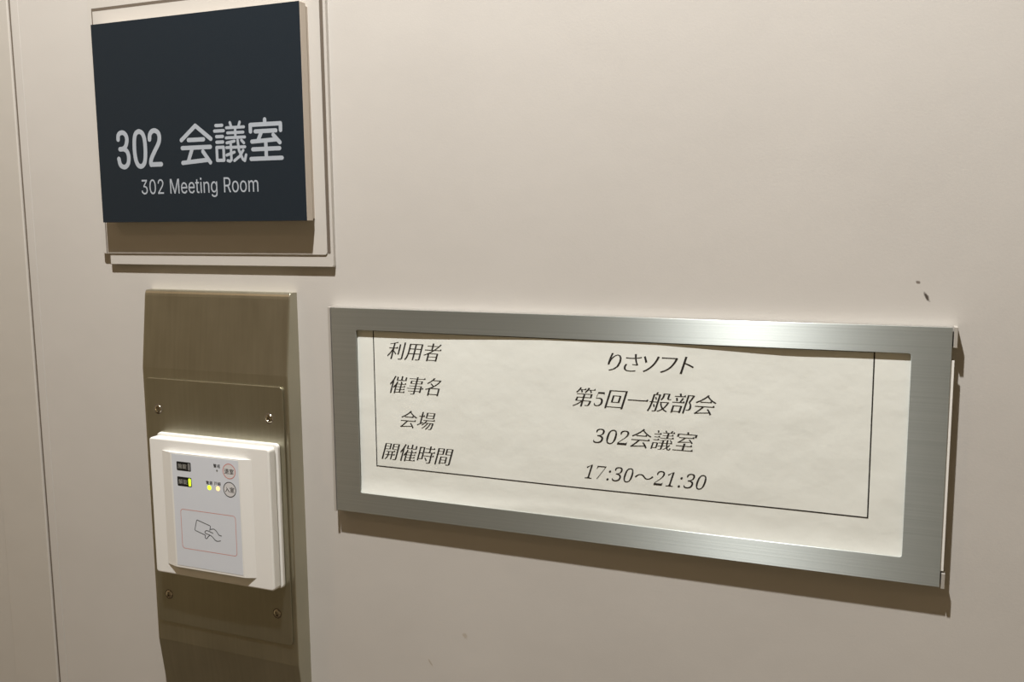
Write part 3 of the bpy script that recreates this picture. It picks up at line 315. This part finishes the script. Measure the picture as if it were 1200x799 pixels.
# recessed downlights in the ceiling
def downlight(lx, lh, label):
    dl = empty('ceiling_downlight', lx * 1000, CE - 6, lh * 1000)
    tag(dl, label, 'ceiling light', 'recessed downlights in the corridor ceiling')
    bm = bmesh.new(); n = 40
    prof = [(0.040, 2.4995), (0.060, 2.4995), (0.060, 2.4955), (0.057, 2.494), (0.044, 2.494), (0.040, 2.497)]
    rings = [[bm.verts.new((lx + r * math.cos(2 * math.pi * i / n), -lh + r * math.sin(2 * math.pi * i / n), z)) for i in range(n)] for r, z in prof]
    for a in range(len(prof)):
        A, B = rings[a], rings[(a + 1) % len(prof)]
        for i in range(n): bm.faces.new((A[i], A[(i + 1) % n], B[(i + 1) % n], B[i]))
    finish('trim_ring', bm, white_metal, dl)
    bm = bmesh.new(); vs = [bm.verts.new((lx + 0.0398 * math.cos(2 * math.pi * i / n), -lh + 0.0398 * math.sin(2 * math.pi * i / n), 2.4985)) for i in range(n)]
    f = bm.faces.new(vs); f.normal_update()
    if f.normal.z > 0: f.normal_flip()
    finish.flat = True; finish('diffuser', bm, lamp_glass, dl); finish.flat = False
downlight(LX, LH, 'round recessed ceiling downlight close to the sign wall')
downlight(L2X, L2H, 'round recessed ceiling downlight further along the corridor, by the door')

# ------------------------------------------------------------------ room sign
sign = empty('room_sign', -486, -32.8)
tag(sign, 'dark navy 302 meeting room sign on a pale two-layer wall holder', 'sign')
finish('base_plate', slab(-590.9, -378.0, -32.6, 178, 0, 3.2, r=1.2, bevel=0.35), holder_m, sign)
finish('holder_plate', slab(-597.5, -382.6, -23.8, 176, 3.2, 3.95, r=2.2, bevel=0.2), holder_m, sign)
finish('groove', slab(-382.6, -380.1, -22.9, 176, 3.2, 3.28, r=0.8), groove_shade_m, sign)  # flat dark strip painted in for the shaded gap beside the holder plate
finish('groove', slab(-593.7, -592.7, -25.0 + 1.6, 165.6, 3.95, 3.99), groove_shade_m, sign)  # groove line laid on as a thin dark strip, not cut in
finish('groove', slab(-593.7, -382.7, 165.6, 167.9, 3.95, 3.99), groove_shade_m, sign)  # shadow line along the holder top, painted as a thin dark strip
q_ = 1.00409
def Q(x): return x * q_
finish('panel_back', slab(Q(-581.2), Q(-390.6), Q(2.6), Q(150.4), 3.95, 6.2), sign_body, sign)
finish('panel_gap', slab(Q(-580.5), Q(-391.3), Q(3.2), Q(149.6), 6.2, 6.8), groove_shade_m, sign)
pb = finish('panel_body', slab(Q(-581.9), Q(-390.1), Q(1.1), Q(152.3), 6.8, 14.1, bevel=0.25), sign_body, sign)
face = finish('sign_face', slab(Q(-581.9), Q(-390.2), Q(1.1), Q(152.3), 14.1, 14.7, bevel=0.12), navy, sign)
hS = 14.73
def on_face(R): return [[(Q(x), Q(y)) for x, y in r] for r in R]
NUM = [[(-561.2, 64.7), (-560.9, 67.6), (-559.1, 69.4), (-556.0, 69.7), (-553.3, 67.8), (-552.4, 64.1), (-553.9, 59.6), (-556.6, 57.5), (-559.8, 57.3)],
       [(-556.6, 57.5), (-553.2, 55.7), (-551.6, 51.7), (-552.2, 46.8), (-554.3, 44.3), (-556.9, 43.6), (-560.3, 45.3), (-561.6, 50.0)],
       [(-540.1, 70.0), (-537.0, 68.6), (-535.1, 64.4), (-534.6, 56.9), (-535.4, 48.4), (-537.4, 44.7), (-540.1, 43.6), (-542.8, 44.9), (-544.7, 49.2), (-545.4, 57.0), (-544.8, 64.8), (-543.1, 68.7), (-540.1, 70.0)],
       [(-530.0, 63.6), (-529.5, 67.0), (-527.4, 69.4), (-524.3, 69.9), (-521.3, 68.2), (-520.3, 64.7), (-521.5, 60.3), (-525.6, 54.6), (-529.0, 49.4), (-529.9, 46.4), (-529.6, 44.6)]]
finish.flat = True
R = []
for p in NUM: R += stroke(smooth(p, 3), 3.55)
R += stroke([(-529.6, 44.7), (-519.9, 44.7)], 3.5)
finish('lettering', ink_bm([on_face(R)], hS), sign_letter, sign)
KAI = [[(-499.4, 61.7), (-485.7, 71.8), (-471.9, 61.7)], [(-492.7, 61.6), (-478.7, 61.6)], [(-498.9, 55.9), (-472.7, 55.9)], [(-489.4, 55.8), (-494.0, 45.4)], [(-499.0, 45.0), (-474.9, 46.6)], [(-479.7, 52.8), (-473.2, 44.6)]]
SHITSU = [[(-423.0, 73.4), (-423.0, 70.2)], [(-435.8, 65.4), (-435.8, 70.1), (-409.6, 70.1), (-409.6, 65.4)], [(-431.6, 65.3), (-413.8, 65.3)], [(-426.1, 65.2), (-429.7, 58.4)], [(-434.9, 58.2), (-413.9, 59.0)], [(-416.1, 62.3), (-410.6, 56.8)], [(-422.8, 57.7), (-422.8, 46.0)], [(-434.3, 52.7), (-411.1, 52.7)], [(-436.2, 45.9), (-409.3, 45.9)]]
GI = [[(-466.8, 71.0), (-461.1, 71.0)], [(-468.2, 67.1), (-459.9, 67.1)], [(-466.6, 63.0), (-460.9, 63.0)], [(-466.6, 59.0), (-460.9, 59.0)], [(-466.8, 55.2), (-466.8, 45.8), (-460.6, 45.8), (-460.6, 55.2), (-466.8, 55.2)],
      [(-453.9, 72.6), (-452.9, 69.9)], [(-445.1, 72.6), (-446.2, 70.0)], [(-457.3, 69.0), (-441.6, 69.0)], [(-456.5, 65.3), (-442.3, 65.3)], [(-457.9, 61.8), (-441.1, 61.8)], [(-449.4, 69.0), (-449.4, 61.8)],
      [(-450.6, 59.2), (-457.5, 58.2)], [(-457.9, 54.8), (-441.3, 54.8)], [(-453.9, 58.5), (-453.9, 45.8), (-455.2, 44.9), (-457.3, 45.4)], [(-458.0, 49.4), (-450.9, 51.3)], [(-447.6, 59.8), (-446.8, 52.6), (-443.6, 46.0), (-441.9, 44.9), (-440.6, 49.0)], [(-443.0, 52.4), (-446.2, 48.3), (-451.2, 45.2)], [(-444.2, 59.6), (-442.1, 57.6)]]
for K, w in ((KAI, 3.15), (GI, 2.15), (SHITSU, 3.0)):
    R = []
    for i, p in enumerate(K): R += stroke(p, w if not (K is GI and i < 5) else 2.4)
    finish('lettering', ink_bm([on_face(R)], hS), sign_letter, sign)
ADV = {'3': .453, '0': .453, '2': .453, 'M': .628, 'e': .404, 't': .227, 'i': .167, 'n': .41, 'g': .425, 'R': .449, 'o': .415, 'm': .61, ' ': .235}
txt = '302 Meeting Room'; s = 21.6; tot = sum(ADV[c] for c in txt); sx = (540.6 - 429.2) / tot; x = -541.4
for word in ('302', 'Meeting', 'Room'):
    L = []
    for ch in word:
        for ring in [orient(glyph('s' + ch, x, 22.4, s, sx))]: L.append(ring)
        x += ADV[ch] * sx
    x += ADV[' '] * sx
    finish('lettering', ink_bm([on_face(r) for r in L], hS), sign_letter, sign)
finish.flat = False

# ------------------------------------------------------------------ steel housing of the card reader
hs = empty('steel_housing', -482.5, -401)
tag(hs, 'tall brushed steel wall housing with sloped ends behind the card reader', 'wall housing')
bm = bmesh.new()
pr = [(-52, 0), (-52, 6.6), (-52.35, 7.5), (-53.2, 8.15), (-54.6, 8.7), (-56.6, 9.15), (-59.5, 9.5), (-113, 16), (-340, 16), (-401, 7.6), (-401, 0)]
A = [bm.verts.new(W(-551.8, y, h)) for y, h in pr]; B = [bm.verts.new(W(-413.2, y, h)) for y, h in pr]
bm.faces.new(A); bm.faces.new(B[::-1])
for i in range(11): bm.faces.new((A[i], A[(i + 1) % 11], B[(i + 1) % 11], B[i]))
bmesh.ops.recalc_face_normals(bm, faces=bm.faces)
bmesh.ops.bevel(bm, geom=[e for e in bm.edges if e.calc_face_angle(0) > 0.6 and max(v.co.y for v in e.verts) < -0.004], offset=0.0009, segments=3, affect='EDGES', profile=0.5)
finish('housing_body', bm, steel, hs)
finish('cover_plate', slab(-548.6, -416.9, -323.5, -121.4, 15.9, 17.3, r=3.4, bevel=0.3), steel_plate, hs)
def screw(X, Y, a, h=17.3):
    bm = bmesh.new(); nr, nt = 12, 64; R0 = 3.4; rows = []
    def hh(r, t):
        z = 0.2 + 0.75 * max(0, 1 - (r / (R0 * 0.93)) ** 2) ** 0.5 if r < R0 * 0.93 else 0.0
        u, v = r * math.cos(t - a), r * math.sin(t - a)
        m_ = min(abs(u), abs(v)); l_ = max(abs(u), abs(v))
        if l_ < 1.9 and m_ < 0.42: z -= 0.9 * min(1, (1.9 - l_) / 0.5)
        return z
    c = bm.verts.new(W(X, Y, h + hh(0, 0)))
    for i in range(1, nr + 1):
        r = R0 * i / nr; rows.append([bm.verts.new(W(X + r * math.cos(2 * math.pi * j / nt), Y + r * math.sin(2 * math.pi * j / nt), h + hh(r, 2 * math.pi * j / nt))) for j in range(nt)])
    for j in range(nt): bm.faces.new((c, rows[0][j], rows[0][(j + 1) % nt]))
    for i in range(nr - 1):
        for j in range(nt): bm.faces.new((rows[i][j], rows[i + 1][j], rows[i + 1][(j + 1) % nt], rows[i][(j + 1) % nt]))
    o = finish('screw', bm, screw_m, hs)
    bm = plate_bm(circle(X, Y, 4.05), [circle(X, Y, 3.35)], h - 0.05, h + 0.06); finish('countersink_ring', bm, groove_shade_m, o); return o
for X, Y, a in ((-536.8, -146.0, 0.3), (-430.1, -145.8, 1.0), (-430.3, -299.2, 0.55), (-536.6, -299.6, 0.1)): screw(X, Y, a)

# ------------------------------------------------------------------ card reader
rd = empty('card_reader', -479, -277)
tag(rd, 'square white plastic card reader with grey label on the steel housing', 'card reader')
finish('mounting_rim', slab(-536.4, -420.9, -276.9, -163.9, 17.3, 20.9, r=3.2, bevel=1.0, seg=3), rim_plastic, rd)
finish('shadow_gap', slab(-534.5, -423.5, -274.5, -167, 20.9, 21.7), rim_plastic, rd)
finish('cover', slab(-536.0, -422.1, -275.6, -165.9, 21.7, 30.0, r=2.6, bevel=1.3, seg=4), white_plastic, rd)
bm = bmesh.new()
pr = [(-523.2, 29.6), (-523.1, 30.1), (-512.6, 33.0), (-446.8, 33.0), (-438.3, 30.1), (-438.2, 29.6)]
A = [bm.verts.new(W(x_, -267.1, h)) for x_, h in pr]; B = [bm.verts.new(W(x_, -175.2, h)) for x_, h in pr]
bm.faces.new(A); bm.faces.new(B[::-1])
for i in range(6): bm.faces.new((A[i], A[(i + 1) % 6], B[(i + 1) % 6], B[i]))
finish('raised_front', bm, white_plastic, rd)
lab = finish('label_panel', slab(-511.1, -447.9, -265.4, -176.2, 33.0, 33.12), label_m, rd)
hL = 33.15
finish.flat = True
k = 1.0037
def P(x, y): return (x * k, y * k)
def box(x0, x1, y0, y1, r=0.0): return rrect(x0 * k, x1 * k, min(y0, y1) * k, max(y0, y1) * k, r)
for (ya, yb, chs, lampm, nm) in ((-181.1, -188.2, '施錠', off_led, 'unlit_indicator'), (-193.0, -200.4, '解錠', green_led, 'green_indicator')):
    bw = finish('status_window', ink_bm([[box(-504.7, -491.0, ya, yb, 0.8)]], hL), black_ink, lab)
    finish('lettering', ink_bm([orient(glyph('r' + c, P(-503.6 + 4.4 * i, 0)[0], P(0, yb + 2.0)[1], 4.2)) for i, c in enumerate(chs)], hL, 0.03), grey_ink, lab)
    finish(nm, ink_bm([[box(-493.9, -491.7, ya - 0.7, yb + 0.7, 0.9)]], hL, 0.05), lampm, lab)
for chs, x_, y_, lm, lx, ly, rr, nm in (('警戒', -469.4, -182.5, off_led, -466.2, -184.9, 0.85, 'unlit_lamp'), ('電源', -477.3, -196.3, green_led, -474.2, -198.9, 1.85, 'green_lamp'), ('戸締', -469.5, -196.3, orange_led, -466.1, -198.8, 1.85, 'orange_lamp')):
    finish('lettering', ink_bm([orient(glyph('r' + c, x_ * k + 3.25 * i, y_ * k, 3.1)) for i, c in enumerate(chs)], hL), black_ink, lab)
    finish(nm, ink_bm([[circle(lx * k, ly * k, rr)]], hL, 0.02), lm, lab)
for chs, cx_, cy_, im, nm in (('退室', -454.9, -184.4, red_ink, 'leave_mark'), ('入室', -455.1, -198.5, dark_ink, 'enter_mark')):
    X, Y = P(cx_, cy_)
    o = finish(nm, ink_bm([[circle(X, Y, 5.9, 40)]], hL), mat('pale_button_print', (0.66, 0.66, 0.67), 0.35), lab)
    finish('ring', ink_bm([[circle(X, Y, 6.0, 40), circle(X, Y, 5.35, 40)[::-1]]], hL, 0.03), im, lab)
    finish('lettering', ink_bm([orient(glyph('r' + c, X - 4.5 + 4.5 * i, Y - 1.8, 4.4)) for i, c in enumerate(chs)], hL, 0.03), black_ink, lab)
finish('card_area_outline', ink_bm([[rrect(-503.4 * k, -450.9 * k, -250.2 * k, -218.5 * k, 2.6), rrect(-503.4 * k + .45, -450.9 * k - .45, -250.2 * k + .45, -218.5 * k - .45, 2.2)[::-1]]], hL), red_ink, lab)
ICON = [([(-477.67, -233.59), (-476.85, -230.31), (-477.43, -229.75), (-489.16, -226.69), (-489.96, -227.1), (-492.09, -234.72), (-491.51, -235.28), (-482.16, -237.84)], 1),
        ([(-476.84, -232.66), (-474.9, -232.17), (-473.0, -232.26), (-470.83, -234.02), (-469.06, -236.21), (-466.81, -236.56)], 0),
        ([(-474.73, -235.45), (-477.73, -234.55), (-479.84, -234.05), (-481.55, -234.38), (-482.39, -235.44), (-481.69, -236.44), (-477.9, -237.24), (-475.3, -238.57), (-472.77, -240.8), (-470.51, -241.27), (-467.81, -240.61)], 0),
        ([(-482.02, -238.14), (-482.5, -239.6), (-481.56, -240.51), (-480.37, -239.98), (-479.69, -238.93), (-478.07, -237.58)], 0)]
R = []
for p, st in ICON: R += stroke(p if st else smooth(p, 3), 0.62)
finish('hand_and_card_symbol', ink_bm([R], hL), dark_ink, lab)
finish.flat = False

# ------------------------------------------------------------------ notice frame and its paper
nf = empty('notice_frame', -174, -214)
tag(nf, 'long brushed aluminium notice frame holding the printed paper', 'frame')
finish('back_plate', slab(-378.6, 30.6, -213.0, -62.4, 0, 1.2), alu_rail, nf)
finish('top_rail', slab(-379.1, 31.2, -64.0, -61.75, 1.2, 6.95), alu_rail, nf)
finish('bottom_rail', slab(-379.1, 31.2, -213.65, -211.5, 1.2, 6.95), alu_rail, nf)
finish('front_frame', plate_bm(rrect(-378.9, 31.2, -213.7, -61.7), [rrect(-358.2, 10.3, -198.4, -77.4, 1.6)], 6.95, 7.5, 0.2), alu, nf)
finish('end_cap', slab(-381.6, -379.7, -214.6, -61.4, 0, 7.6, bevel=0.25), alu_cap, nf)
finish('end_cap', slab(31.9, 33.9, -73.2, -61.4, 0, 7.4, bevel=0.25), alu_cap, nf)
finish('end_cap', slab(31.9, 33.9, -214.6, -205.2, 0, 7.4, bevel=0.25), alu_cap, nf)
finish('end_cap_base', slab(31.5, 33.9, -205.2, -73.2, 0, 1.6), alu_cap, nf)
finish('backing_sheet', slab(-377.5, 30.0, -204.0, -76.5, 3.2, 4.4), insert_m, nf)
finish('insert_edge', slab(25.5, 32.9, -204.0, -80.5, 6.0, 6.7, bevel=0.12), insert_m, nf)

def H(X, Y):
    t = (X + 372) / 400.0
    base = 5.15 + 1.75 * math.exp(-((t - 0.47) / 0.2) ** 2) + 0.6 * t - 0.45 * math.exp(-((t - 0.79) / 0.07) ** 2)
    low = max(0.0, min(1.0, (-(Y) - 70) / 140.0))
    w = 0.06 * math.sin(X / 31.0 + Y / 55.0) + 0.05 * math.sin(X / 17.0 - Y / 29.0 + 1.3)
    curl = max(0.0, min(1.0, (-186.0 - Y) / 13.0)); curl = 1.1 * curl * curl
    return min(6.78, base * (1 - 0.45 * low) + 5.5 * 0.45 * low + w + curl)
pp = empty('printed_notice', -173, -211, 5.5)
tag(pp, 'white printed paper notice with four lines of slanted black Japanese text', 'paper')
bm = bmesh.new(); nx, ny = 200, 74; x0, x1, y0, y1 = -373.0, 25.0, -210.8, -64.4
def grid(dz): return [[bm.verts.new(W(x0 + (x1 - x0) * i / nx, y0 + (y1 - y0) * j / ny, H(x0 + (x1 - x0) * i / nx, y0 + (y1 - y0) * j / ny) + dz)) for i in range(nx + 1)] for j in range(ny + 1)]
G, B = grid(0.0), grid(-0.1)
for j in range(ny):
    for i in range(nx):
        bm.faces.new((G[j][i], G[j][i + 1], G[j + 1][i + 1], G[j + 1][i])); bm.faces.new((B[j][i], B[j + 1][i], B[j + 1][i + 1], B[j][i + 1]))
for j in range(ny): bm.faces.new((G[j][0], G[j + 1][0], B[j + 1][0], B[j][0])); bm.faces.new((G[j][nx], B[j][nx], B[j + 1][nx], G[j + 1][nx]))
for i in range(nx): bm.faces.new((G[0][i], B[0][i], B[0][i + 1], G[0][i + 1])); bm.faces.new((G[ny][i], G[ny][i + 1], B[ny][i + 1], B[ny][i]))
finish.flat = True
finish('paper_sheet', bm, paper_m, pp, smooth=True)
finish.flat = False
finish.flat = True
dP = 0.10
def line_strip(x0, x1, y0, y1):
    n = max(1, int(max(abs(x1 - x0), abs(y1 - y0)) / 2)); bm = bmesh.new(); hor = abs(x1 - x0) > abs(y1 - y0); prev = None
    for i in range(n + 1):
        t = i / n
        a, b = (((x0 + (x1 - x0) * t, y0), (x0 + (x1 - x0) * t, y1)) if hor else ((x1, y0 + (y1 - y0) * t), (x0, y0 + (y1 - y0) * t)))
        cur = [bm.verts.new(W(p[0], p[1], H(*p) + dP)) for p in (a, b)]
        if prev: 
            f = bm.faces.new((prev[0], cur[0], cur[1], prev[1])); f.normal_update()
            if f.normal.y > 0: f.normal_flip()
        prev = cur
    return bm
lw = 0.78
for b in ((-345.4, -8.9, -77.9, -77.9 + lw), (-345.4, -8.9, -177.5, -177.5 + lw), (-345.4, -345.4 + lw, -177.5, -77.3), (-8.9 - lw, -8.9, -177.5, -77.3)):
    finish('border_line', line_strip(*b), print_m, pp)
EM, SK = 14.35, 0.31
def text_line(s, x, y, pitch=EM, dig=7.15):
    rings = []
    for ch in s:
        if ch in '012357':
            sc_ = 20.3; rings.append(orient(glyph('p' + ch, x, y, sc_, 23.0 if dig > 8 else sc_, SK))); x += dig
        elif ch == ':':
            rings.append(orient(glyph('p:', x + 1.2, y, 13.5, None, SK))); x += 5.0
        elif ch == '～':
            rings.append(orient(glyph('p～', x, y - 0.6, EM, 13.6, SK))); x += 13.6
        else:
            rings.append(orient(glyph('p' + ch, x, y, EM, None, SK))); x += pitch
    finish('text_line', ink_bm(rings, H, dP), print_m, pp)
text_line('利用者', -335.0, -96.6)
text_line('催事名', -334.6, -121.2)
text_line('会場', -326.6, -145.9, 14.3)
text_line('開催時間', -341.9, -170.6)
text_line('りさソフト', -174.0, -96.4, 11.6)
text_line('第5回一般部会', -194.8, -120.9, dig=7.6)
text_line('302会議室', -180.9, -145.5, dig=8.2)
text_line('17:30～21:30', -187.2, -170.2)
finish.flat = False
